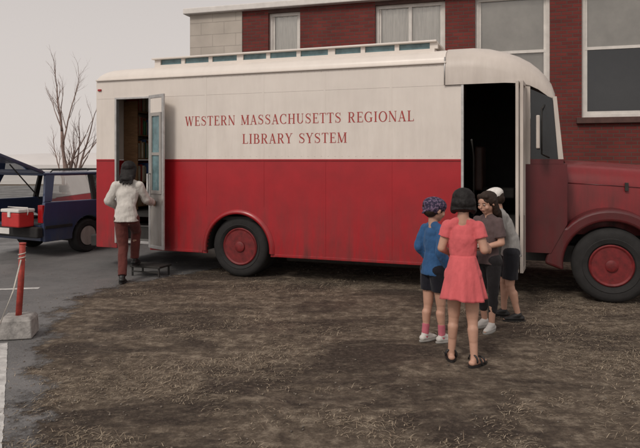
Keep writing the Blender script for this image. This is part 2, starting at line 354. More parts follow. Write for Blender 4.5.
box('fuel_tank',(4.3,1.1,.25),(5.3,1.9,.6),M['chassis'],bus,bevel=.06)
tube('exhaust_pipe',[(1.0,1.4,.36),(3.2,1.4,.36),(4.2,1.3,.4)],.04,M['chassis'],bus)
box('belt_moulding',(.966,-.012,1.638),(5.484,-.0005,1.662),M['red'],bus,bevel=.004)
box('belt_moulding_rear',(0,-.012,1.638),(.369,-.0005,1.662),M['red'],bus,bevel=.004)
box('drip_rail',(0,-.03,2.852),(5.30,-.0005,2.874),M['white'],bus,bevel=.004)
box('skirt_rail',(2.98,-.012,.325),(5.48,-.0005,.36),M['red'],bus,bevel=.004)
box('skirt_rail_rear',(.97,-.012,.325),(1.85,-.0005,.36),M['red'],bus,bevel=.004)
bm=bmesh.new()
for x in (1.9,2.8,3.7,4.6): addbox(bm,(x-.014,-.0016,1.67),(x+.014,-.0004,2.85))
finish('panel_battens',bm,M['white'],bus)
bm=bmesh.new()
for x in (3.7,4.6): addbox(bm,(x-.014,-.003,.37),(x+.014,-.0005,1.63))
for x in (1.9,2.8): addbox(bm,(x-.014,-.003,1.0),(x+.014,-.0005,1.63))
finish('panel_battens_red',bm,M['red'],bus)
bm=bmesh.new()
def rivet(x,z): bmesh.ops.create_icosphere(bm,subdivisions=1,radius=.006,matrix=Matrix.Translation((x,-.001,z))@Matrix.Diagonal((1,.5,1,1)))
for i in range(48):
    x=.98+i*.0955; rivet(x,2.83); rivet(x,1.70)
finish('rivets_white',bm,M['white'],bus,smooth=True)

def roofloft(name,stations,mat,rcorner,bulge=0):
    bm=bmesh.new(); pr=None
    for (u,base,Hh,inset) in stations:
        r=min(rcorner,(Hh-base)*.9); y0=-bulge+inset
        P=[(y0,base),(y0,Hh-r-.001)]
        for k in range(1,9):
            a=rad(180-90*k/8); P.append((y0+r*1.5+r*1.5*math.cos(a),Hh-r+r*math.sin(a)))
        Q=[(W-p[0]+0,p[1]) for p in P[::-1]]
        mid=[((P[-1][0]*(1-k/6)+Q[0][0]*k/6),Hh+.05*math.sin(math.pi*k/6)) for k in range(1,6)]
        q=[bm.verts.new((u,y,z)) for y,z in P+mid+Q]
        if pr:
            for k in range(len(q)-1): bm.faces.new([pr[k],q[k],q[k+1],pr[k+1]])
        else: bm.faces.new(q)
        pr=q
    bm.faces.new(pr[::-1])
    o=finish(name,bm,mat,bus,smooth=True); e=o.modifiers.new('es','EDGE_SPLIT'); e.split_angle=rad(40); return o
roofloft('roof',[(0,2.861,2.90,.0),(.03,2.861,2.96,0),(.09,2.861,3.01,0),(.2,2.861,3.04,0),(.4,2.861,3.05,0),(2,2.861,3.05,0),(4,2.861,3.05,0),(5.29,2.861,3.05,0)],M['white'],.17)
caps=[(5.285,2.58,3.085,.0),(5.6,2.58,3.085,0),(5.8,2.58,3.06,0),(6.0,2.58,3.005,.005),(6.15,2.57,2.945,.015),(6.28,2.54,2.87,.03),(6.38,2.49,2.78,.05),(6.46,2.43,2.69,.075),(6.53,2.37,2.58,.10),(6.57,2.34,2.45,.13)]
roofloft('front_cap',caps,M['cream'],.3,bulge=.025)
tube('cap_seam',[(5.285,-.028,2.58),(5.285,-.028,2.80),(5.285,.0,2.93)],.008,M['metal'],bus)
box('clerestory_base',(.93,.16,3.0),(5.13,.9,3.075),M['white'],bus)
box('clerestory_top',(.90,.12,3.155),(5.16,.95,3.180),M['white'],bus,bevel=.006)
box('clerestory_glass',(.95,.19,3.075),(5.11,.2,3.155),M['skyglass'],bus)
box('clerestory_back',(.95,.8,3.075),(5.11,.88,3.155),M['white'],bus)
bm=bmesh.new()
for i in range(10):
    x=.93+i*(4.2-.06)/9; w=.06 if i%3 else .1; addbox(bm,(x,.165,3.0755),(x+w,.22,3.1545))
finish('clerestory_posts',bm,M['white'],bus)
bm=bmesh.new(); addbox(bm,(.345,-.02,.40),(.375,.05,2.59)); addbox(bm,(.96,-.02,.40),(.985,.05,2.59)); addbox(bm,(.376,-.02,2.565),(.959,.05,2.59)); finish('door_frame',bm,M['metal'],bus)
box('door_step_lower',(.376,.0,.40),(.96,.45,.44),M['metal'],bus,bevel=.005); box('door_step_upper',(.376,.3,.60),(.96,.6,.64),M['grey'],bus)
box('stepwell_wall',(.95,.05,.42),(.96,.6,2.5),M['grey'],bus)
leaf=empty('open_door_leaf',(.985,-.03,0),rad(-24)); leaf.parent=bus
bm=bmesh.new(); LW=.40
def fr(bm,x0,x1,za,zb,t,y0=-.03,y1=0):
    addbox(bm,(x0,y0,za),(x0+t,y1,zb)); addbox(bm,(x1-t,y0,za),(x1,y1,zb)); addbox(bm,(x0+t,y0,za),(x1-t,y1,za+t)); addbox(bm,(x0+t,y0,zb-t),(x1-t,y1,zb))
fr(bm,0,LW,.36,2.60,.05); finish('leaf_frame',bm,M['metal'],leaf,bevel=.006)
box('leaf_panel_upper',(.05,-.024,2.34),(LW-.05,-.006,2.55),M['white'],leaf); box('leaf_panel_lower',(.05,-.024,.41),(LW-.05,-.006,1.16),M['grey'],leaf)
bm=bmesh.new(); fr(bm,.05,LW-.05,1.16,2.34,.05,-.038,-.004); addbox(bm,(.1,-.036,1.72),(LW-.1,-.006,1.76)); finish('leaf_window_frame',bm,M['grey'],leaf)
box('leaf_window',(.1,-.02,1.21),(LW-.1,-.014,2.29),M['skyglass'],leaf)
tube('leaf_handle',[(.07,-.04,1.0),(.07,-.09,1.0),(.07,-.09,1.45),(.07,-.04,1.45)],.011,M['metal'],leaf)
bm=bmesh.new()
for k in range(5): addbox(bm,(.04,.62,.9+k*.38),(.30,2.3,.92+k*.38),0)
addbox(bm,(.04,.6,.85),(.30,.62,2.6),0)
finish('book_shelves',bm,M['wood'],bus)
cols=[(.35,.05,.04),(.4,.3,.2),(.05,.1,.25),(.5,.45,.35),(.08,.2,.1),(.3,.12,.05),(.5,.1,.08)]
bmats=[newmat('book_cover_%d'%i,c,.6) for i,c in enumerate(cols)]
bm=bmesh.new()
for k in range(5):
    y=.63
    while y<2.2:
        w=rnd.uniform(.018,.05); h=rnd.uniform(.2,.32); addbox(bm,(.06,y,.921+k*.38),(.06+rnd.uniform(.18,.22),y+w-.002,.921+k*.38+h),rnd.randrange(7)); y+=w
finish('books',bm,None,bus,mats=bmats)
bm=bmesh.new()
for k in range(4): addbox(bm,(1.2,2.02,.9+k*.4),(5.2,2.3,.92+k*.4),0)
finish('long_book_shelves',bm,M['wood'],bus)
bm=bmesh.new()
for k in range(4):
    x=1.22
    while x<5.15:
        w=rnd.uniform(.02,.05); addbox(bm,(x,2.06,.921+k*.4),(x+w-.002,2.28,.921+k*.4+rnd.uniform(.2,.33)),rnd.randrange(7)); x+=w
finish('shelf_books',bm,None,bus,mats=bmats)
st=empty('entry_step',(-2.42,8.86,0),math.atan2(-.36,1))
box('tread',(-.25,-.15,.13),(.25,.15,.16),M['chassis'],st,bevel=.006)
bm=bmesh.new()
for x in (-.23,.21):
    for y in (-.13,.11): addbox(bm,(x,y,.004),(x+.02,y+.02,.129))
addbox(bm,(-.21,-.13,.06),(.21,-.12,.08)); finish('legs',bm,M['chassis'],st)
FD0,FD1=5.484,6.20
bm=bmesh.new(); addbox(bm,(FD0+.001,-.015,z0),(FD0+.03,.05,2.578)); finish('front_door_jamb',bm,M['metal'],bus)
box('front_step_1',(FD0+.03,.02,.34),(FD1,.5,.38),M['chassis'],bus); box('front_step_2',(FD0+.03,.28,.56),(FD1,.6,.60),M['chassis'],bus)
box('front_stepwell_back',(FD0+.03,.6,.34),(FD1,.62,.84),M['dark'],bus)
dl=empty('front_open_door',(FD1-.01,-.02,0),rad(-93)); dl.parent=bus
for k,off in enumerate((0,.05)):
    bm=bmesh.new(); fr(bm,0,.34,.36,2.56,.045,off-.035,off); finish('fold_frame_%d'%k,bm,M['cream'],dl,bevel=.004)
    box('fold_panel_%d'%k,(.045,off-.026,.405),(.295,off-.01,1.0),M['grey'],dl); sheetxz('fold_glass_%d'%k,.045,.295,off-.018,1.0,2.515,M['glass'],dl)
prism('cab_side_lower',[(FD1,.55),(6.52,.55),(6.70,.9),(6.70,1.60),(FD1,1.60)],.02,.06,M['red_shaded'],bus)
prism('cab_corner_pillar',[(FD1,1.602),(FD1+.09,1.602),(FD1+.09,2.56),(FD1,2.575)],.02,.06,M['cream'],bus)
prism('quarter_window',[(FD1+.092,1.66),(6.60,1.66),(6.54,2.38),(FD1+.092,2.5)],.045,.05,M['dglass'],bus)
prism('quarter_sill',[(FD1+.092,1.602),(6.66,1.602),(6.66,1.658),(FD1+.092,1.658)],.02,.06,M['red_shaded'],bus)
prism('a_pillar',[(6.602,1.66),(6.66,1.66),(6.585,2.40),(6.542,2.40)],.03,.10,M['cream'],bus)
prism('a_pillar_far',[(6.602,1.66),(6.66,1.66),(6.585,2.40),(6.542,2.40)],W-.1,W-.03,M['cream'],bus)
prism('windshield',[(6.645,1.62),(6.655,1.62),(6.575,2.40),(6.565,2.40)],.101,W-.101,M['dglass'],bus)
prism('windshield_post',[(6.64,1.62),(6.672,1.62),(6.592,2.40),(6.56,2.40)],W/2-.03,W/2+.03,M['cream'],bus)
box('cowl',(6.3,.062,.7),(6.70,W-.06,1.615),M['red_shaded'],bus,bevel=.03)
bm=bmesh.new(); pr=None
for (u,hw,zt) in [(6.70,.86,1.60),(7.2,.80,1.57),(7.7,.74,1.53),(8.05,.70,1.47),(8.15,.66,1.38)]:
    c=W/2; P=[(c-hw,.75),(c-hw,zt-.22),(c-hw+.03,zt-.12),(c-hw+.10,zt-.04),(c-hw+.24,zt),(c,zt+.05)]
    P=P+[(2*c-y,z) for y,z in P[:-1][::-1]]
    q=[bm.verts.new((u,y,z)) for y,z in P]
    if pr:
        for k in range(len(q)-1): bm.faces.new([pr[k],q[k],q[k+1],pr[k+1]])
    else: bm.faces.new(q)
    pr=q
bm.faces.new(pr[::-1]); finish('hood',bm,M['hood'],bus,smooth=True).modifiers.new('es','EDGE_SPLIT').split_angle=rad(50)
tube('hood_seam',[(6.72,.345,1.37),(7.2,.40,1.345),(7.7,.458,1.31),(8.03,.498,1.25)],.007,M['red_shaded'],bus,n=6)
box('hood_latch',(7.35,.385,1.28),(7.39,.41,1.38),M['chassis'],bus,bevel=.004)
bm=bmesh.new()
for k in range(9): addbox(bm,(8.151,.65,.80+k*.06),(8.17,1.75,.83+k*.06))
finish('grille',bm,M['metal'],bus)
def fender(name,ya,yb):
    prof=arc(FX,.42,.66,188,30,22); inner=arc(FX,.42,.52,188,20,22)
    outer=[(6.45,.42),(6.5,.62),(6.62,.86)]+[p for p in prof if p[0]>6.66]+[(8.0,.95),(8.1,.7),(8.05,.55)]
    pl=outer+inner[::-1]
    bm=bmesh.new(); A=[bm.verts.new((p[0],ya,p[1])) for p in pl]; B=[bm.verts.new((p[0],yb,p[1])) for p in pl]; n=len(pl)
    bm.faces.new(A); bm.faces.new(B[::-1])
    for i in range(n): bm.faces.new([A[i],A[(i+1)%n],B[(i+1)%n],B[i]])
    finish(name,bm,M['red_shaded'],bus,bevel=.05)
fender('fender',.03,.50); fender('far_fender',W-.5,W-.03)
box('engine_bay',(6.7,.5,.5),(8.0,W-.5,.9),M['dark'],bus)
wheel('front_wheel',bus,FX,.07,.43,.43,.26,M['hub'],.24); wheel('front_far_wheel',bus,FX,2.07,.43,.43,.26,M['hub'],.24)
box('front_bumper',(8.2,.1,.42),(8.3,W-.1,.66),M['chassis'],bus,bevel=.02)
for yy in (.35,W-.35):
    bm=bmesh.new(); addtube(bm,[(8.0,yy,1.0),(8.14,yy,1.0)],[.1,.11],20); finish('headlight',bm,M['chrome'],bus)
tube('mirror_arm',[(6.45,.02,2.30),(6.42,-.2,2.24),(6.42,-.24,2.1),(6.42,-.24,1.72),(6.5,.02,1.68)],.010,M['chassis'],bus)
box('mirror',(6.36,-.34,1.78),(6.40,-.15,2.16),M['cream'],bus,bevel=.012)
box('rear_marker_lamp',(.03,-.02,2.70),(.09,-.0005,2.73),M['taillight'],bus,bevel=.004)
box('driver_seat',(5.6,1.4,1.1),(6.05,1.9,1.25),M['dark'],bus,bevel=.03); box('driver_seat_back',(5.5,1.4,1.2),(5.62,1.9,1.85),newmat('seat_vinyl',(.09,.05,.04),.5),bus,bevel=.04)
tube('grab_rail',[(FD0+.12,.3,.9),(FD0+.12,.3,1.7),(FD0+.12,.05,1.9)],.012,M['chassis'],bus)

T=.15;t_=.055;s_=.045
def stem(x,w=T,y0=0,y1=1,sb=True,st=True):
    o=[([(x,y0),(x,y1)],[w,w])]
    if sb: o.append(([(x-w/2-.09,y0+s_/2),(x+w/2+.09,y0+s_/2)],[s_,s_]))
    if st: o.append(([(x-w/2-.09,y1-s_/2),(x+w/2+.09,y1-s_/2)],[s_,s_]))
    return o
def ser(x,y,w=.3): return [([(x-w/2,y),(x+w/2,y)],[s_,s_])]
def bar(x0,x1,y,tick=0):
    o=[([(x0,y),(x1,y)],[t_,t_])]
    if tick: o.append(([(x1,y),(x1,y+tick)],[t_*1.3,t_*.6]))
    return o
def ell(cx,cy,rx,ry,a0,a1,thick=T,n=22):
    P=[];Wd=[]
    for i in range(n+1):
        a=rad(a0+(a1-a0)*i/n); P.append((cx+rx*math.cos(a),cy+ry*math.sin(a))); Wd.append(t_+(thick-t_)*abs(math.cos(a))**1.5)
    return [(P,Wd)]
G={
'I':(stem(.2),.4),'L':(stem(.2)+bar(.2,.66,.028,.2),.72),
'E':(stem(.2)+bar(.2,.64,.972,-.2)+bar(.2,.5,.52)+[([(.5,.42),(.5,.62)],[.05,.05])]+bar(.2,.68,.028,.22),.74),
'T':(stem(.37,st=False)+bar(.37,.70,.972,-.2)+bar(.37,.04,.972,-.2),.74),
'H':(stem(.19)+stem(.71)+bar(.19,.71,.52),.9),
'N':(stem(.15,t_)+stem(.75,t_,sb=False)+[([(.13,1),(.75,0)],[T,T])],.9),
'M':(stem(.15,t_)+stem(.88)+[([(.15,1),(.5,.04)],[T,T]),([(.5,.04),(.86,1)],[t_,t_])],1.05),
'A':([([(.13,0),(.4,1)],[t_,t_]),([(.4,1),(.70,0)],[T,T])]+bar(.2,.62,.33)+ser(.13,.02)+ser(.70,.02,.34),.84),
'W':([([(.13,1),(.36,0)],[T,T]),([(.36,0),(.58,1)],[t_,t_]),([(.58,1),(.80,0)],[T,T]),([(.80,0),(1.03,1)],[t_,t_])]+ser(.13,.98)+ser(.58,.98,.2)+ser(1.03,.98,.26),1.15),
'R':(stem(.2)+bar(.2,.42,.972)+bar(.2,.42,.5)+ell(.42,.736,.22,.236,90,-90)+[([(.42,.5),(.70,.02)],[T*.9,T])]+ser(.74,.02,.2),.86),
'B':(stem(.2)+bar(.2,.42,.972)+bar(.2,.44,.52)+bar(.2,.44,.028)+ell(.42,.746,.18,.226,90,-90)+ell(.44,.274,.24,.246,90,-90),.8),
'C':(ell(.48,.5,.38,.48,45,315)+[([(.76,.99),(.76,.68)],[.045,.045]),([(.76,.01),(.76,.2)],[.03,.03])],.86),
'G':(ell(.48,.5,.38,.48,45,310)+[([(.76,.99),(.76,.68)],[.045,.045]),([(.74,.05),(.74,.42)],[T,T])]+ser(.74,.42,.3),.92),
'O':(ell(.47,.5,.37,.48,0,360,n=36),.94),
'S':([([(.60,.76),(.56,.90),(.42,.97),(.27,.95),(.15,.85),(.14,.72),(.22,.62),(.38,.53),(.54,.44),(.62,.32),(.60,.16),(.48,.05),(.33,.03),(.18,.08),(.11,.25)],[.03,.045,.05,.07,.10,.12,.14,.16,.14,.12,.10,.07,.05,.045,.03]),([(.61,1),(.61,.7)],[.04,.04]),([(.11,0),(.11,.3)],[.04,.04])],.74),
'U':(stem(.2,y0=.3,sb=False)+stem(.72,t_,y0=.3,sb=False)+ell(.46,.3,.26,.27,180,360,thick=.12),.9),
'Y':([([(.12,1),(.40,.45)],[T,T]),([(.70,1),(.40,.45)],[t_,t_])]+stem(.40,y1=.5,st=False)+ser(.12,.98)+ser(.70,.98,.26),.8),
' ':([],.5)}
def lettering(name,text,u0,u1,zc,hgt):
    tot=sum(G[c][1]+.10 for c in text)-.10; sx=(u1-u0)/tot; bm=bmesh.new(); x=0; li=0
    for c in text:
        for P,Wd in G[c][0]:
            li+=1; yy=-.0022-.00012*(li%9); pr=None
            for i in range(len(P)):
                a=P[max(0,i-1)]; b=P[min(len(P)-1,i+1)]; dx,dy=b[0]-a[0],b[1]-a[1]; l=math.hypot(dx,dy) or 1; nx,ny=-dy/l*Wd[i]/2,dx/l*Wd[i]/2
                q=[bm.verts.new((u0+(x+P[i][0]+nx)*sx,yy,zc+(P[i][1]+ny-.5)*hgt)),bm.verts.new((u0+(x+P[i][0]-nx)*sx,yy,zc+(P[i][1]-ny-.5)*hgt))]
                if pr: bm.faces.new([pr[0],q[0],q[1],pr[1]])
                pr=q
        x+=G[c][1]+.10
    finish(name,bm,M['letter'],bus)
lettering('lettering_line_1','WESTERN MASSACHUSETTS REGIONAL',1.56,4.90,2.21,.135)
lettering('lettering_line_2','LIBRARY SYSTEM',2.48,4.01,1.945,.135)

# ------------------------------------------------------------ station wagon
car=empty('parked_station_wagon',(-4.57,10.3,0),rad(62))
CW=1.66; 
ra=arc(.92,.30,.36,180,0,16); fa=arc(3.4,.30,.36,180,0,16)
sidepts=[(0,.28),(.56,.28)]+ra[1:-1]+[(1.28,.24),(3.04,.24)]+fa[1:-1]+[(4.35,.28),(4.42,.6),(4.3,.78),(3.2,.93),(.0,.95),(-.04,.7)]
for nm,y0,y1 in (('side_panel',0,.07),('far_side_panel',CW-.07,CW)): prism(nm,sidepts,y0,y1,M['navy'],car,bevel=.02)
box('side_moulding',(.0,-.014,.50),(.55,-.001,.55),M['black'],car,bevel=.004); box('side_moulding_mid',(1.32,-.014,.50),(3.0,-.001,.55),M['black'],car,bevel=.004)
bm=bmesh.new()
for x in (1.42,2.35,3.1): addbox(bm,(x,-.002,.27),(x+.008,-.0004,.93))
finish('door_gaps',bm,M['black'],car)
box('door_handle',(1.5,-.025,.80),(1.66,-.001,.83),M['black'],car,bevel=.004); box('door_handle_front',(2.42,-.025,.80),(2.58,-.001,.83),M['black'],car,bevel=.004)
box('hood_panel',(3.2,.07,.80),(4.3,CW-.07,.9),M['navy'],car,bevel=.03); box('front_end',(4.25,.07,.3),(4.4,CW-.07,.8),M['navy'],car)
box('rear_valance',(-.03,.07,.30),(.03,CW-.07,.56),M['navy'],car); box('rear_bumper',(-.16,-.01,.36),(-.035,CW+.01,.54),M['black'],car,bevel=.03)
SEAT=newmat('car_seat_cloth',(.13,.13,.14),.9); 
box('cargo_floor',(.03,.07,.50),(1.3,CW-.07,.54),newmat('cargo_carpet',(.07,.07,.075),.95),car); box('seat_back',(1.25,.12,.54),(1.4,CW-.12,1.0),SEAT,car,bevel=.05)
for y in (.28,.95): box('headrest',(1.28,y,1.02),(1.38,y+.3,1.16),SEAT,car,bevel=.03); box('front_seat',(2.3,y-.05,.3),(2.45,y+.4,1.1),SEAT,car,bevel=.06)
box('seat_base_floor',(1.3,.07,.25),(3.6,CW-.07,.3),M['dark'],car)
for y in (0,CW-.13): box('tail_light',(-.045,y+.005,.60),(-.005+.02,y+.125,.90),M['taillight'],car,bevel=.012)
box('licence_plate',(-.17,.68,.40),(-.162,.98,.5),M['coolw'],car)
def quad(name,pts,mat,th=.02):
    bm=bmesh.new(); bm.faces.new([bm.verts.new(p) for p in pts]); o=finish(name,bm,mat,car); s=o.modifiers.new('s','SOLIDIFY'); s.thickness=th; s.offset=0; return o
def gquad(name,pts):
    bm=bmesh.new(); bm.faces.new([bm.verts.new(p) for p in pts]); return finish(name,bm,M['glass'],car)
for sgn,nm in ((0,''),(1,'_far')):
    def Y(y): return y if not sgn else CW-y
    yb,yt=.03,.16
    quad('d_pillar'+nm,[(0,Y(yb),.95),(.14,Y(yb),.95),(.30,Y(yt),1.39),(.12,Y(yt),1.39)],M['navy'],.05)
    quad('c_pillar'+nm,[(1.02,Y(yb),.94),(1.12,Y(yb),.94),(1.12,Y(yt),1.39),(1.04,Y(yt),1.39)],M['black'],.045)
    quad('b_pillar'+nm,[(2.02,Y(yb),.94),(2.12,Y(yb),.94),(2.06,Y(yt),1.39),(1.98,Y(yt),1.39)],M['black'],.045)
    quad('a_pillar'+nm,[(3.1,Y(yb),.93),(3.2,Y(yb),.93),(2.62,Y(yt),1.39),(2.52,Y(yt),1.39)],M['navy'],.05)
    gquad('rear_quarter_glass'+nm,[(.14,Y(yb),.95),(1.02,Y(yb),.94),(1.04,Y(yt),1.39),(.30,Y(yt),1.39)])
    gquad('rear_door_glass'+nm,[(1.12,Y(yb),.94),(2.02,Y(yb),.94),(1.98,Y(yt),1.39),(1.12,Y(yt),1.39)])
    gquad('front_door_glass'+nm,[(2.12,Y(yb),.94),(3.1,Y(yb),.93),(2.52,Y(yt),1.39),(2.06,Y(yt),1.39)])
gquad('windscreen',[(3.2,.06,.92),(3.2,CW-.06,.92),(2.6,CW-.18,1.39),(2.6,.18,1.39)])
box('roof_panel',(.08,.13,1.385),(2.64,CW-.13,1.435),M['navy'],car,bevel=.022)
for y in (.25,CW-.25):
    tube('roof_rail',[(.3,y,1.43),(.35,y,1.475),(2.1,y,1.475),(2.15,y,1.43)],.012,M['black'],car)
for x in (.7,1.7): box('roof_crossbar',(x,.26,1.47),(x+.04,CW-.26,1.49),M['black'],car,bevel=.004)
for cx in (.92,3.4):
    for cy,nm in ((.03,'wheel'),(CW-.22,'far_wheel')):
        lathe(nm+'_tyre',[(.19,.0),(.2,-.015),(.27,-.02),(.30,.02),(.30,.17),(.19,.19)],M['black'],car,(cx,cy,.30)); lathe(nm+'_rim',[(.17,-.010),(.16,.0),(.12,.03),(.05,.02),(.045,-.005),(.01,-.01)],M['grey'],car,(cx,cy,.30),n=32)
    bm=bmesh.new(); pr=None
    for (x,z) in arc(cx,.30,.355,190,-10,20):
        q=[bm.verts.new((x,.05,z)),bm.verts.new((x,.4,z))]
        if pr: bm.faces.new([pr[0],q[0],q[1],pr[1]])
        pr=q
    finish('wheel_liner',bm,M['dark'],car)
box('inner_dark',(1.3,.1,.3),(3.2,.14,.9),M['dark'],car)
ha=empty('hatch',(.13,0,1.43),0); ha.parent=car; ha.rotation_euler=(0,rad(20),0)
bm=bmesh.new()
def hb(a,b): addbox(bm,a,b)
hb((-.07,.16,-.03),(0,CW-.16,.02)); hb((-1.02,.12,-.03),(-.07,.20,.02)); hb((-1.02,CW-.2,-.03),(-.07,CW-.12,.02)); hb((-.64,.2,-.03),(-.56,CW-.2,.02)); hb((-1.02,.2,-.035),(-.64,CW-.2,.025))
finish('hatch_frame',bm,M['navy'],ha,bevel=.012)
bm=bmesh.new(); bm.faces.new([bm.verts.new(p) for p in ((-.56,.2,0),(-.07,.2,0),(-.07,CW-.2,0),(-.56,CW-.2,0))]); finish('hatch_glass',bm,M['glass'],ha)
for y in (.2,CW-.2): tube('gas_strut',[(.06,y,1.0),(-.5,y,1.58)],.011,M['black'],car)
co=empty('picnic_cooler',(-5.02,10.30,.545),rad(62-90))
box('tub',(-.22,-.15,0),(.22,.15,.24),M['coolr'],co,bevel=.025); box('lid',(-.23,-.16,.241),(.23,.16,.30),M['coolw'],co,bevel=.02)
box('latch',(-.03,-.17,.17),(.03,-.151,.25),M['coolw'],co); tube('handle',[(-.24,0,.2),(-.26,0,.26),(-.25,0,.32),(.25,0,.32),(.26,0,.26),(.24,0,.2)],.008,M['coolw'],co)

# ------------------------------------------------------------ barrier post
bp=empty('barrier_post',(-2.82,5.80,0),rad(12))
bm=bmesh.new()
v=[]
for z,s in ((.008,.15),(.17,.14),(.20,.12)): v.append([bm.verts.new((x*s,y*s,z)) for x,y in ((-1,-1),(1,-1),(1,1),(-1,1))])
for a,b in zip(v,v[1:]):
    for k in range(4): bm.faces.new([a[k],a[(k+1)%4],b[(k+1)%4],b[k]])
bm.faces.new(v[-1]); bm.faces.new(v[0][::-1]); finish('concrete_base',bm,M['concrete'],bp,bevel=.012)
tube('post',[(0,0,.19),(.02,0,.5),(.035,0,.86)],.028,M['postred'],bp,n=16)
tube('cap',[(.035,0,.861),(.036,0,.875)],.031,M['postred'],bp,n=16)
tube('rope',[(.03,-.035,.72),(-.02,-.1,.45),(-.10,-.22,.18),(-.16,-.38,.03),(-.22,-.7,.018),(-.6,-1.2,.018)],.007,M['rope'],bp,n=6)
tube('rope_wrap',[(.03+.03*math.cos(a),.03*math.sin(a),.71+.004*i) for i,a in enumerate([k*.7 for k in range(20)])],.006,M['rope'],bp,n=6)

# ------------------------------------------------------------ bare tree
def tree(name,loc,seed):
    r=random.Random(seed); bm=bmesh.new()
    def grow(p,d,L,rr,dep):
        n=6; P=[p]; rs=[rr]
        for i in range(n):
            d=(d+V(r.uniform(-1,1),r.uniform(-1,1),r.uniform(-.3,.7))*.14).normalized(); p=p+d*L/n; P.append(p); rs.append(rr*(1-.55*(i+1)/n))
            if dep>0 and i>0 and r.random()<.50:
                a=r.uniform(.35,.85); ax=V(r.uniform(-1,1),r.uniform(-1,1),r.uniform(-.2,.2)).normalized(); nd=(Matrix.Rotation(a,3,ax)@d); nd.z=abs(nd.z)*.85+.3; nd.normalize()
                grow(p,nd,L*r.uniform(.35,.62),rs[-1]*.62,dep-1)
        addtube(bm,P,rs,6)
        if dep>0: grow(p,d,L*.52,rs[-1],dep-1)
    for dx,dz,L,rr in ((-.34,1,2.2,.06),(-.05,1,2.5,.075),(.16,1,2.0,.055)):
        grow(V(dx*.3,0,0),V(dx,r.uniform(-.2,.2),dz).normalized(),L,rr,4)
    o=finish(name,bm,M['bark']); o.location=loc
tree('bare_tree',(-7.25,18,0),5)

# ------------------------------------------------------------ people
def capsule(bm,a,b,ra,rb,side=None,k=1,flat=False,n=20):
    a=Vector(a);b=Vector(b); d=b-a; L=d.length
    d=d.normalized() if L>1e-6 else V(0,0,1)
    if side is None: side=V(1,0,0) if abs(d.x)<.9 else V(0,1,0)
    s=(side-d*side.dot(d)).normalized(); f=d.cross(s)
    rings=[]
    for i in range(6): q=math.pi/2*i/6; rings.append((a-d*ra*math.cos(q)*(k if k<1 else 1),ra*math.sin(q)) if i else (a-d*ra*(k if k<1 else 1),.001))
    rings.append((a,ra)); rings.append((b,rb))
    if not flat:
        for i in range(1,7): q=math.pi/2*i/6; rings.append((b+d*rb*math.sin(q)*(k if k<1 else 1),max(.001,rb*math.cos(q))))
    pr=None
    for c,r in rings:
        q=[bm.verts.new(c+s*math.cos(2*math.pi*j/n)*r+f*math.sin(2*math.pi*j/n)*r*k) for j in range(n)]
        if pr:
            for j in range(n): bm.faces.new([pr[j],pr[(j+1)%n],q[(j+1)%n],q[j]])
        else: bm.faces.new(q[::-1])
        pr=q
    bm.faces.new(pr)
def ellips(bm,c,r,rot=Matrix.Identity(3),u=20,v=12):
    bmesh.ops.create_uvsphere(bm,u_segments=u,v_segments=v,radius=1,matrix=Matrix.Translation(c)@rot.to_4x4()@Matrix.Diagonal((*r,1)))
cloudtex=bpy.data.textures.new('cloth_folds','CLOUDS'); cloudtex.noise_scale=.13; cloudtex.noise_depth=1
wrinkletex=bpy.data.textures.new('cloth_wrinkles','CLOUDS'); wrinkletex.noise_scale=.045; wrinkletex.noise_depth=1
hairtex=bpy.data.textures.new('hair_clumps','CLOUDS'); hairtex.noise_scale=.03; hairtex.noise_depth=1
def blob(name,bm,mat,parent,voxel=.006,smooth=4,disp=0,tex=None,disp2=0):
    o=finish(name,bm,mat,parent,smooth=True)
    r=o.modifiers.new('remesh','REMESH'); r.mode='VOXEL'; r.voxel_size=voxel; r.use_smooth_shade=True
    s=o.modifiers.new('smooth','SMOOTH'); s.factor=.5; s.iterations=smooth
    if disp: d=o.modifiers.new('folds','DISPLACE'); d.texture=tex or cloudtex; d.strength=disp; d.mid_level=.5; d.texture_coords='LOCAL'
    if disp2: d=o.modifiers.new('wrinkles','DISPLACE'); d.texture=wrinkletex; d.strength=disp2; d.mid_level=.5; d.texture_coords='LOCAL'
    return o
SK=newmat('skin_light',(.50,.285,.205),.55,var=.10,scale=12,bump=.05,bscale=80)
SK2=newmat('skin_tan',(.36,.20,.14),.55,var=.08,scale=12)
HAIRB=newmat('hair_black',(.012,.010,.010),.6,var=.5,scale=30,stretch=(6,6,.6),bump=.5,bscale=40,bdist=.003,spec=.25)
HAIRD=newmat('hair_dark_brown',(.028,.017,.012),.6,var=.4,scale=30,stretch=(6,6,.6),bump=.5,bscale=40,bdist=.003,spec=.25)
EYEW=newmat('eye_white',(.42,.38,.35),.3,var=.03); EYED=newmat('eye_iris',(.03,.018,.01),.2); LIP=newmat('lips',(.36,.14,.11),.5); BROW=newmat('brow',(.14,.08,.06),.8)
def cloth(name,c,var=.14,scale=9,**k): return newmat(name,c,.9,var=var,scale=scale,bump=.7,bscale=14,bdist=.014,sheen=.1,stretch=(1.6,1.6,.7),spec=.2,**k)

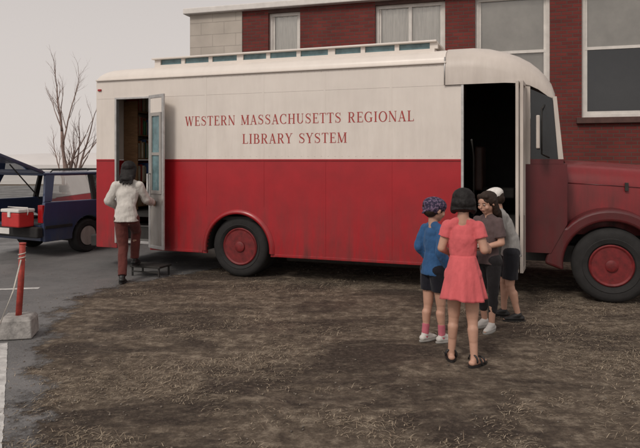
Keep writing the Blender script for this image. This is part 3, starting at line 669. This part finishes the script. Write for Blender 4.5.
def person(name,loc,t,H,pose=None,skin=SK,headyaw=0,headpitch=0,hr=.074,voxel=.0065,curl=1.0,palm=None):
    J=dict(pelvis=(0,0,.525),waist=(0,0,.60),chest=(0,.005,.715),neck=(0,-.005,.825),head=(0,.012,.92),
      hipL=(-.046,0,.505),hipR=(.046,0,.505),kneeL=(-.052,.012,.275),kneeR=(.052,.012,.275),ankL=(-.055,-.012,.042),ankR=(.055,-.012,.042),
      shL=(-.088,0,.785),shR=(.088,0,.785),elbL=(-.12,-.02,.635),elbR=(.12,-.02,.635),wrL=(-.12,.05,.505),wrR=(.12,.05,.505),
      toeL=(-.15,1,0),toeR=(.15,1,0))
    J.update(pose or {})
    toe={k[-1]:Vector(J.pop(k)).normalized() for k in ('toeL','toeR')}
    J={k:Vector(v)*H for k,v in J.items()}
    root=empty(name,loc,t)
    hx=(J['shR']-J['shL']).normalized()
    def torso(bm,e,hem=None):
        if hem is None: capsule(bm,J['hipL'],J['hipR'],(.056)*H+e,(.056)*H+e,side=V(0,0,1),k=1)
        else:
            capsule(bm,J['waist'],V(J['pelvis'].x,J['pelvis'].y,hem*H),.074*H+e,.096*H+e,side=hx,k=.74,flat=True)
        capsule(bm,J['pelvis'],J['waist'],.078*H+e,.068*H+e,side=hx,k=.74)
        capsule(bm,J['waist'],J['chest'],.068*H+e,.082*H+e,side=hx,k=.70)
        up=(J['neck']-J['chest']).normalized()
        capsule(bm,J['chest'],J['chest']+up*.045*H,.082*H+e,.072*H+e,side=hx,k=.66)
        capsule(bm,J['shL'],J['shR'],.030*H+e*.7,.030*H+e*.7)
        capsule(bm,J['shL']+V(.02*H,0,.0),J['neck'],.030*H+e*.7,.026*H+e*.5); capsule(bm,J['shR']-V(.02*H,0,.0),J['neck'],.030*H+e*.7,.026*H+e*.5)
    def arm(bm,s,e,f1=1,f2=1,flat=False,ru=.028,rf=.024,rw=.017):
        a,b,c=J['sh'+s],J['elb'+s],J['wr'+s]
        capsule(bm,a,a.lerp(b,f1),ru*H+e*.8,(ru+(rf-ru)*f1)*H+e,flat=flat and f2==0)
        if f2: capsule(bm,b,b.lerp(c,f2),rf*H+e,(rf+(rw-rf)*f2)*H+e,flat=flat)
    def leg(bm,s,e,f1=1,f2=1,flat=False,r0=.052,r1=.034,r2=.020,calf=True):
        a,b,c=J['hip'+s],J['knee'+s],J['ank'+s]
        capsule(bm,a,a.lerp(b,f1),r0*H+e,(r0+(r1-r0)*f1)*H+e,flat=flat and f2==0)
        if f2:
            capsule(bm,b,b.lerp(c,f2),(r1-.003)*H+e,(r1-.003+(r2-r1+.003)*f2)*H+e,flat=flat)
            if calf: m=b.lerp(c,.3)+V(0,-.008*H,0); capsule(bm,m,b.lerp(c,.55)+V(0,-.004*H,0),.031*H+e,.025*H+e)
    bm=bmesh.new(); torso(bm,0)
    for s in 'LR':
        arm(bm,s,0); leg(bm,s,0)
        an=J['ank'+s]; td=toe[s]; heel=an-td*.022*H-V(0,0,.018*H); ball=an+td*.075*H-V(0,0,.026*H)
        capsule(bm,heel,ball,.020*H,.017*H,side=td.cross(V(0,0,1)),k=.8); capsule(bm,an,ball,.021*H,.014*H); capsule(bm,ball,ball+td*.03*H,.018*H,.012*H,side=td.cross(V(0,0,1)),k=.6)
        w=J['wr'+s]; d=(w-J['elb'+s]).normalized(); S=.105*H
        n=Vector(palm[s]) if palm and s in palm else V(-1 if s=='R' else 1,0,0)
        n=(n-d*n.dot(d)).normalized(); sd=d.cross(n).normalized()
        th=1 if sd.dot(V(0,1,0.6))>0 else -1
        capsule(bm,w,w+d*.42*S,.19*S,.25*S,side=sd,k=.5)
        for i in range(4):
            l=(.46,.52,.48,.36)[i]*S; b0=w+d*.48*S+sd*th*(1.5-i)*.125*S; d1=(d+n*.35*curl).normalized(); d2=(d+n*1.3*curl).normalized()
            m=b0+d1*l*.5; capsule(bm,b0,m,.062*S,.055*S,n=10); capsule(bm,m,m+d2*l*.5,.055*S,.045*S,n=10)
        b0=w+d*.12*S+sd*th*.18*S; m=b0+(d*.7+sd*th*.6+n*.3).normalized()*.28*S; capsule(bm,b0,m,.08*S,.065*S,n=10); capsule(bm,m,m+(d*.9+n*.5).normalized()*.2*S,.062*S,.05*S,n=10)
    h=hr*H; hc=J['head']; Rm=Matrix.Rotation(headyaw,3,'Z')@Matrix.Rotation(headpitch,3,'X')
    def hp(x,y,z): return hc+Rm@V(x*h,y*h,z*h)
    capsule(bm,J['neck']-V(0,0,.02*H),hp(0,-.15,-.45),.034*H,.030*H)
    ellips(bm,hp(0,-.10,.2),(.78*h,.95*h,.80*h),Rm); ellips(bm,hp(0,.12,-.32),(.62*h,.72*h,.62*h),Rm); ellips(bm,hp(0,.42,-.72),(.30*h,.30*h,.24*h),Rm)
    capsule(bm,hp(0,.80,.10),hp(0,.97,-.20),.06*h,.10*h,n=10); ellips(bm,hp(0,.76,-.48),(.24*h,.12*h,.12*h),Rm)
    for sx in (-1,1): ellips(bm,hp(sx*.80,-.05,-.05),(.09*h,.20*h,.26*h),Rm); ellips(bm,hp(sx*.38,.58,-.28),(.24*h,.2*h,.22*h),Rm)
    blob('body',bm,skin,root,voxel,3)
    for sx in (-1,1):
        bm=bmesh.new(); ellips(bm,hp(sx*.30,.765,.03),(.12*h,.07*h,.06*h),Rm,12,8); finish('eye_white',bm,EYEW,root,smooth=True)
        bm=bmesh.new(); ellips(bm,hp(sx*.30,.825,.03),(.055*h,.025*h,.055*h),Rm,12,8); finish('iris',bm,EYED,root,smooth=True)
        bm=bmesh.new(); capsule(bm,hp(sx*.16,.83,.20),hp(sx*.46,.73,.22),.025*h,.018*h,n=8); finish('eyebrow',bm,BROW,root,smooth=True)
    bm=bmesh.new(); capsule(bm,hp(-.15,.84,-.48),hp(.15,.84,-.48),.04*h,.04*h,n=8); finish('lips',bm,LIP,root,smooth=True)
    return dict(root=root,J=J,H=H,h=h,hp=hp,Rm=Rm,torso=torso,arm=arm,leg=leg,toe=toe,voxel=voxel,hx=hx)
def hair(P,mat,style,back=0):
    bm=bmesh.new(); h=P['h']; hp=P['hp']; Rm=P['Rm']; sx_=Rm@V(1,0,0)
    ellips(bm,hp(0,-.18,.27),(.88*h,.98*h,.84*h),Rm)
    if style=='bob':
        ellips(bm,hp(0,-.35,-.15),(.95*h,.78*h,.75*h),Rm)
        for sx in (-1,1): capsule(bm,hp(sx*.66,-.05,.2),hp(sx*.74,-.1,-.66),.25*h,.27*h)
        capsule(bm,hp(0,-.4,-.2),hp(0,-.42,-.78),.88*h,.92*h,side=sx_,k=.55,flat=True); capsule(bm,hp(-.4,.45,.72),hp(.4,.45,.72),.3*h,.3*h)
    if style=='long':
        for sx in (-1,1): capsule(bm,hp(sx*.68,-.1,.2),hp(sx*.66,-.3-back*.5,-1.1),.28*h,.24*h)
        capsule(bm,hp(0,-.42,.0),hp(0,-.66-back,-1.35),.90*h,.84*h,side=sx_,k=.48); capsule(bm,hp(-.4,.42,.72),hp(.4,.42,.72),.26*h,.26*h)
        for q in range(9):
            x=-.6+q*.15; capsule(bm,hp(x*1.1,-.72-back,-1.0),hp(x*1.15+rnd.uniform(-.1,.1),-.85-back,-1.8-rnd.uniform(0,.35)),.2*h,.06*h,n=8)
    if style=='short': ellips(bm,hp(0,-.45,-.1),(.80*h,.6*h,.6*h),Rm)
    blob('hair',bm,mat,P['root'],P['voxel'],2,disp=.008,tex=hairtex)
def garment(P,name,mat,parts,e,disp=.014):
    bm=bmesh.new()
    for p in parts: p(bm,e)
    return blob(name,bm,mat,P['root'],P['voxel'],3,disp=disp,disp2=.007)
def shoes(P,mat,solemat,e=.004):
    for s in 'LR':
        an=P['J']['ank'+s]; td=P['toe'][s]; H=P['H']; sd=td.cross(V(0,0,1))
        heel=an-td*.024*H-V(0,0,.016*H); ball=an+td*.078*H-V(0,0,.022*H)
        bm=bmesh.new(); capsule(bm,heel,ball,.021*H+e,.019*H+e,side=sd,k=.85); capsule(bm,an+V(0,0,.005*H),ball,.023*H+e,.013*H+e); capsule(bm,ball,ball+td*.022*H,.019*H+e,.013*H+e,side=sd,k=.6)
        blob('shoe_'+s,bm,mat,P['root'],.006,2)
        bm=bmesh.new(); z=an.z-.036*H; pts=[]
        for i in range(24):
            a=2*math.pi*i/24; c=an+td*.032*H; q=c+td*math.cos(a)*.084*H+sd*math.sin(a)*(.030*H+.004*H*math.cos(a)); pts.append(q)
        A=[bm.verts.new((q.x,q.y,z-.006*H)) for q in pts]; B=[bm.verts.new((q.x,q.y,z+.006*H)) for q in pts]; bm.faces.new(A[::-1]); bm.faces.new(B)
        for i in range(24): bm.faces.new([A[i],A[(i+1)%24],B[(i+1)%24],B[i]])
        finish('sole_'+s,bm,solemat,P['root'],bevel=.003)
def skirt(P,name,mat,prof,folds=11,amp=.06,seed=0):
    H=P['H']; bm=bmesh.new(); n=120; pr=None; m=22; zs=[p[0] for p in prof][::-1]
    for j in range(m+1):
        f=j/m; z=prof[0][0]+(prof[-1][0]-prof[0][0])*f; rx=float(np.interp(z,zs,[p[1] for p in prof][::-1])); ry=float(np.interp(z,zs,[p[2] for p in prof][::-1])); ring=[]
        for i in range(n):
            a=2*math.pi*i/n; fold=1+amp*f**1.1*(math.sin(folds*a+seed+1.2*math.sin(3*a))+.45*math.sin((folds+5)*a+seed*2+f))
            ring.append(bm.verts.new((math.cos(a)*rx*H*fold,math.sin(a)*ry*H*fold,z*H+.006*H*math.sin(3*a+seed)*f)))
        if pr:
            for i in range(n): bm.faces.new([pr[i],pr[(i+1)%n],ring[(i+1)%n],ring[i]])
        pr=ring
    o=finish(name,bm,mat,P['root'],smooth=True); s=o.modifiers.new('s','SOLIDIFY'); s.thickness=.003; return o

WH=newmat('shoe_white',(.55,.53,.50),.6); SOLE=newmat('rubber_sole',(.30,.29,.27),.7); BLK=newmat('shoe_black',(.015,.014,.014),.5)
# 1 woman climbing into rear door
P=person('woman',(-2.64,8.45,0),rad(4),1.66,dict(ankL=(-.01,-.10,.045),kneeL=(-.03,.02,.285),hipL=(-.045,.0,.505),
   hipR=(.045,.01,.51),kneeR=(.045,.15,.395),ankR=(.035,.14,.15),toeL=(-.1,1,-.12),toeR=(.1,1,0),
   chest=(0,.04,.715),neck=(0,.06,.822),head=(0,.095,.912),shL=(-.092,.045,.782),shR=(.092,.05,.782),elbL=(-.15,.03,.655),wrL=(-.10,.14,.60),elbR=(.14,.10,.660),wrR=(.165,.235,.63)),
   skin=SK2,headpitch=rad(-12),hr=.068,voxel=.008)
JK=cloth('jacket_grey_white',(.55,.525,.49)); PN=cloth('trousers_maroon',(.11,.032,.027))
garment(P,'trousers',PN,[lambda b,e:P['leg'](b,'L',e,1,.93,flat=True,calf=False,r1=.040,r2=.032),lambda b,e:P['leg'](b,'R',e,1,.93,flat=True,calf=False,r1=.040,r2=.032),lambda b,e:capsule(b,P['J']['hipL'],P['J']['hipR'],.056*1.64+e,.056*1.64+e)],.006,disp=.016)
garment(P,'jacket',JK,[lambda b,e:P['torso'](b,e,.49),lambda b,e:P['arm'](b,'L',e,1,.92,True,.031,.029,.024),lambda b,e:P['arm'](b,'R',e,1,.92,True,.031,.029,.024)],.014,disp=.024)
hair(P,HAIRB,'long',back=.38); shoes(P,BLK,BLK)
# 2 child in blue sweater
P2=person('child_in_blue_sweater',(1.03,5.62,0),rad(-58),1.30,dict(ankL=(-.045,-.04,.045),kneeL=(-.045,-.01,.27),ankR=(.045,.035,.045),kneeR=(.045,.025,.275),toeR=(.1,1,0),toeL=(-.05,1,0),
   elbL=(-.115,-.03,.65),wrL=(-.10,.07,.55),elbR=(.115,-.04,.645),wrR=(.12,.035,.53)),headyaw=rad(-12),headpitch=rad(-10),hr=.080)
garment(P2,'shorts',cloth('shorts_navy',(.012,.012,.018)),[lambda b,e:P2['leg'](b,'L',e,.62,0,flat=True,r0=.056,r1=.051),lambda b,e:P2['leg'](b,'R',e,.62,0,flat=True,r0=.056,r1=.051),lambda b,e:capsule(b,P2['J']['hipL'],P2['J']['hipR'],.058*1.3+e,.058*1.3+e)],.007,disp=.010)
garment(P2,'sweater',cloth('sweater_blue',(.032,.095,.22)),[lambda b,e:P2['torso'](b,e,.475),lambda b,e:P2['arm'](b,'L',e,1,.95,True,.031,.029,.024),lambda b,e:P2['arm'](b,'R',e,1,.95,True,.031,.029,.024)],.011,disp=.018)
bm=bmesh.new()
for s in 'LR': a,b=P2['J']['knee'+s],P2['J']['ank'+s]; capsule(bm,a.lerp(b,.68),b-V(0,0,.01),.026*1.3,.025*1.3)
blob('socks',bm,cloth('socks_pink',(.48,.13,.17)),P2['root'],.006,2)
hair(P2,HAIRD,'short'); shoes(P2,WH,SOLE)
def capmat(name,a,b):
    m=newmat(name,a,.85,var=.1,scale=14); r=[n for n in m.node_tree.nodes if n.type=='VALTORGB'][0]; r.color_ramp.elements[0].position=.5; r.color_ramp.elements[1].position=.56
    r.color_ramp.elements[0].color=(*a,1); r.color_ramp.elements[1].color=(*b,1); [n for n in m.node_tree.nodes if n.type=='TEX_NOISE'][0].inputs['Scale'].default_value=45; return m
def capon(P,mat,brim=True,backcloth=False):
    h=P['h'];hp=P['hp'];Rm=P['Rm']; bm=bmesh.new()
    ellips(bm,hp(0,-.10,.42),(.97*h,1.10*h,.74*h),Rm)
    if brim: capsule(bm,hp(0,.65,.38),hp(0,1.2,.30),.55*h,.42*h,side=Rm@V(1,0,0),k=.12)
    if backcloth: capsule(bm,hp(0,-.8,.15),hp(0,-1.15,-.45),.34*h,.16*h,side=Rm@V(1,0,0),k=.4); ellips(bm,hp(0,-.38,.12),(.95*h,.76*h,.62*h),Rm)
    blob('cap',bm,mat,P['root'],.006,3)
capon(P2,capmat('bandana_purple_pattern',(.022,.016,.045),(.15,.10,.17)),brim=False,backcloth=True)
# 3 girl in pink dress
P3=person('girl_in_pink_dress',(1.16,5.03,0),rad(-20),1.42,dict(ankL=(-.070,.03,.042),kneeL=(-.055,.03,.27),ankR=(.066,-.035,.042),kneeR=(.052,.005,.27),toeL=(-.25,1,0),toeR=(.55,1,0),
   shL=(-.085,0,.782),shR=(.085,0,.782),elbL=(-.12,-.01,.655),wrL=(-.085,.105,.61),elbR=(.12,-.015,.655),wrR=(.13,.115,.64)),headyaw=rad(10),headpitch=rad(-16),hr=.074,voxel=.006)
DR=cloth('dress_coral',(.62,.125,.135),var=.1)
garment(P3,'dress_bodice',DR,[lambda b,e:P3['torso'](b,e),lambda b,e:P3['arm'](b,'L',e,.5,0,True,.032,.038),lambda b,e:P3['arm'](b,'R',e,.5,0,True,.032,.038)],.008,disp=.012)
skirt(P3,'dress_skirt',DR,[(.62,.072,.054),(.565,.088,.077),(.50,.104,.096),(.375,.132,.120)],folds=9,amp=.065,seed=1)
hair(P3,HAIRB,'bob')
for s in 'LR':
    an=P3['J']['ank'+s]; td=P3['toe'][s]; H=1.42; sd=td.cross(V(0,0,1)); bm=bmesh.new()
    for f,r in ((.03,.030),(.062,.029),(-.01,.03)):
        c=an+td*f*H+V(0,0,-.024*H if f>0 else -.005*H); addtube(bm,[c+sd*r*H*math.cos(a)+V(0,0,1)*(r*.95 if f>.04 else r*1.05)*H*max(-.6,math.sin(a)) for a in [math.pi*k/10-.3 for k in range(12)]],[.008]*12,6)
    finish('sandal_strap',bm,BLK,P3['root'])
    bm=bmesh.new(); pts=[an+td*.035*H+td*math.cos(2*math.pi*i/24)*.082*H+sd*math.sin(2*math.pi*i/24)*.030*H for i in range(24)]
    A=[bm.verts.new((q.x,q.y,.002)) for q in pts]; B=[bm.verts.new((q.x,q.y,.018)) for q in pts]; bm.faces.new(A[::-1]); bm.faces.new(B)
    for i in range(24): bm.faces.new([A[i],A[(i+1)%24],B[(i+1)%24],B[i]])
    finish('sandal_sole',bm,BLK,P3['root'])
# 4 girl with long dark hair facing camera-left, holding book
P4=person('girl_with_long_hair',(1.64,6.05,0),rad(130),1.34,dict(ankL=(-.05,.03,.042),ankR=(.055,-.04,.042),elbL=(-.12,.01,.64),wrL=(-.05,.13,.61),elbR=(.12,.01,.64),wrR=(.06,.14,.60)),
   headyaw=rad(-6),headpitch=rad(-14),hr=.077,palm={'L':(0,0,1),'R':(0,0,1)})
garment(P4,'leggings',cloth('leggings_black',(.02,.018,.02)),[lambda b,e:P4['leg'](b,'L',e,1,.4,flat=True),lambda b,e:P4['leg'](b,'R',e,1,.4,flat=True),lambda b,e:capsule(b,P4['J']['hipL'],P4['J']['hipR'],.058*1.34+e,.058*1.34+e)],.008)
garment(P4,'shirt',cloth('shirt_dark_print',(.10,.07,.07)),[lambda b,e:P4['torso'](b,e,.48),lambda b,e:P4['arm'](b,'L',e,.75,0,True,.032,.034),lambda b,e:P4['arm'](b,'R',e,.75,0,True,.032,.034)],.010,disp=.016)
hair(P4,HAIRD,'long'); shoes(P4,WH,SOLE)
box('held_book',(-.11,.205,.835),(.11,.36,.862),newmat('book_pale',(.62,.56,.48),.6),P4['root'],bevel=.003)
# 5 child with white cap and grey-white shirt
P5=person('child_in_white_cap',(1.98,6.42,0),rad(75),1.38,dict(chest=(0,.05,.71),neck=(0,.085,.81),head=(0,.125,.895),shL=(-.088,.07,.78),shR=(.088,.07,.78),elbL=(-.115,.10,.64),wrL=(-.07,.20,.60),elbR=(.115,.10,.64),wrR=(.07,.20,.60),
   ankL=(-.05,-.05,.042),ankR=(.055,.05,.042),kneeR=(.055,.05,.275)),headpitch=rad(-28),hr=.077)
garment(P5,'shorts',cloth('shorts_dark',(.02,.02,.025)),[lambda b,e:P5['leg'](b,'L',e,.85,0,flat=True,r0=.056,r1=.051),lambda b,e:P5['leg'](b,'R',e,.85,0,flat=True,r0=.056,r1=.051),lambda b,e:capsule(b,P5['J']['hipL'],P5['J']['hipR'],.058*1.36+e,.058*1.36+e)],.008)
garment(P5,'t_shirt',cloth('t_shirt_grey',(.30,.29,.28)),[lambda b,e:P5['torso'](b,e,.48),lambda b,e:P5['arm'](b,'L',e,.7,0,True,.034,.036),lambda b,e:P5['arm'](b,'R',e,.7,0,True,.034,.036)],.012,disp=.018)
hair(P5,HAIRD,'short'); capon(P5,cloth('cap_white',(.66,.63,.60))); shoes(P5,BLK,BLK)

# ------------------------------------------------------------ light, sky, camera
w=bpy.data.worlds.new('World'); scene.world=w; w.use_nodes=True; nt=w.node_tree; N=nt.nodes; L=nt.links
bg=N['Background']; sk=N.new('ShaderNodeTexSky'); sk.sky_type='NISHITA'; sk.sun_disc=False
EL,AZ=rad(42),rad(215)
sk.sun_elevation=EL; sk.sun_rotation=AZ; sk.dust_density=6; sk.air_density=1.2
hs=N.new('ShaderNodeHueSaturation'); hs.inputs['Saturation'].default_value=.12; L.new(sk.outputs[0],hs.inputs['Color'])
mx=N.new('ShaderNodeMix'); mx.data_type='RGBA'; mx.inputs[0].default_value=.78
tc=N.new('ShaderNodeTexCoord'); sp=N.new('ShaderNodeSeparateXYZ'); L.new(tc.outputs['Generated'],sp.inputs[0])
rp=N.new('ShaderNodeValToRGB'); e=rp.color_ramp.elements; e[0].position=0; e[0].color=(8.7,7.95,7.5,1); e[1].position=.4; e[1].color=(6.3,5.75,5.5,1); L.new(sp.outputs[2],rp.inputs[0])
L.new(hs.outputs[0],mx.inputs[6]); L.new(rp.outputs[0],mx.inputs[7]); L.new(mx.outputs[2],bg.inputs[0]); bg.inputs[1].default_value=.098
sd=bpy.data.lights.new('sun','SUN'); sd.energy=1.35; sd.angle=rad(14); sd.color=(1,.91,.81); so=bpy.data.objects.new('sun',sd); scene.collection.objects.link(so)
dirv=V(math.sin(AZ)*math.cos(EL),math.cos(AZ)*math.cos(EL),math.sin(EL)); so.rotation_euler=dirv.to_track_quat('Z','Y').to_euler()
cd=bpy.data.cameras.new('camera'); cam=bpy.data.objects.new('camera',cd); scene.collection.objects.link(cam); scene.camera=cam
cam.location=(0,0,1.65); cam.rotation_euler=(rad(90),0,0); cd.sensor_width=36; cd.lens=34.875; cd.shift_y=-.1; cd.clip_end=2000
scene.view_settings.view_transform='Standard'; scene.view_settings.look='None'; scene.view_settings.exposure=0
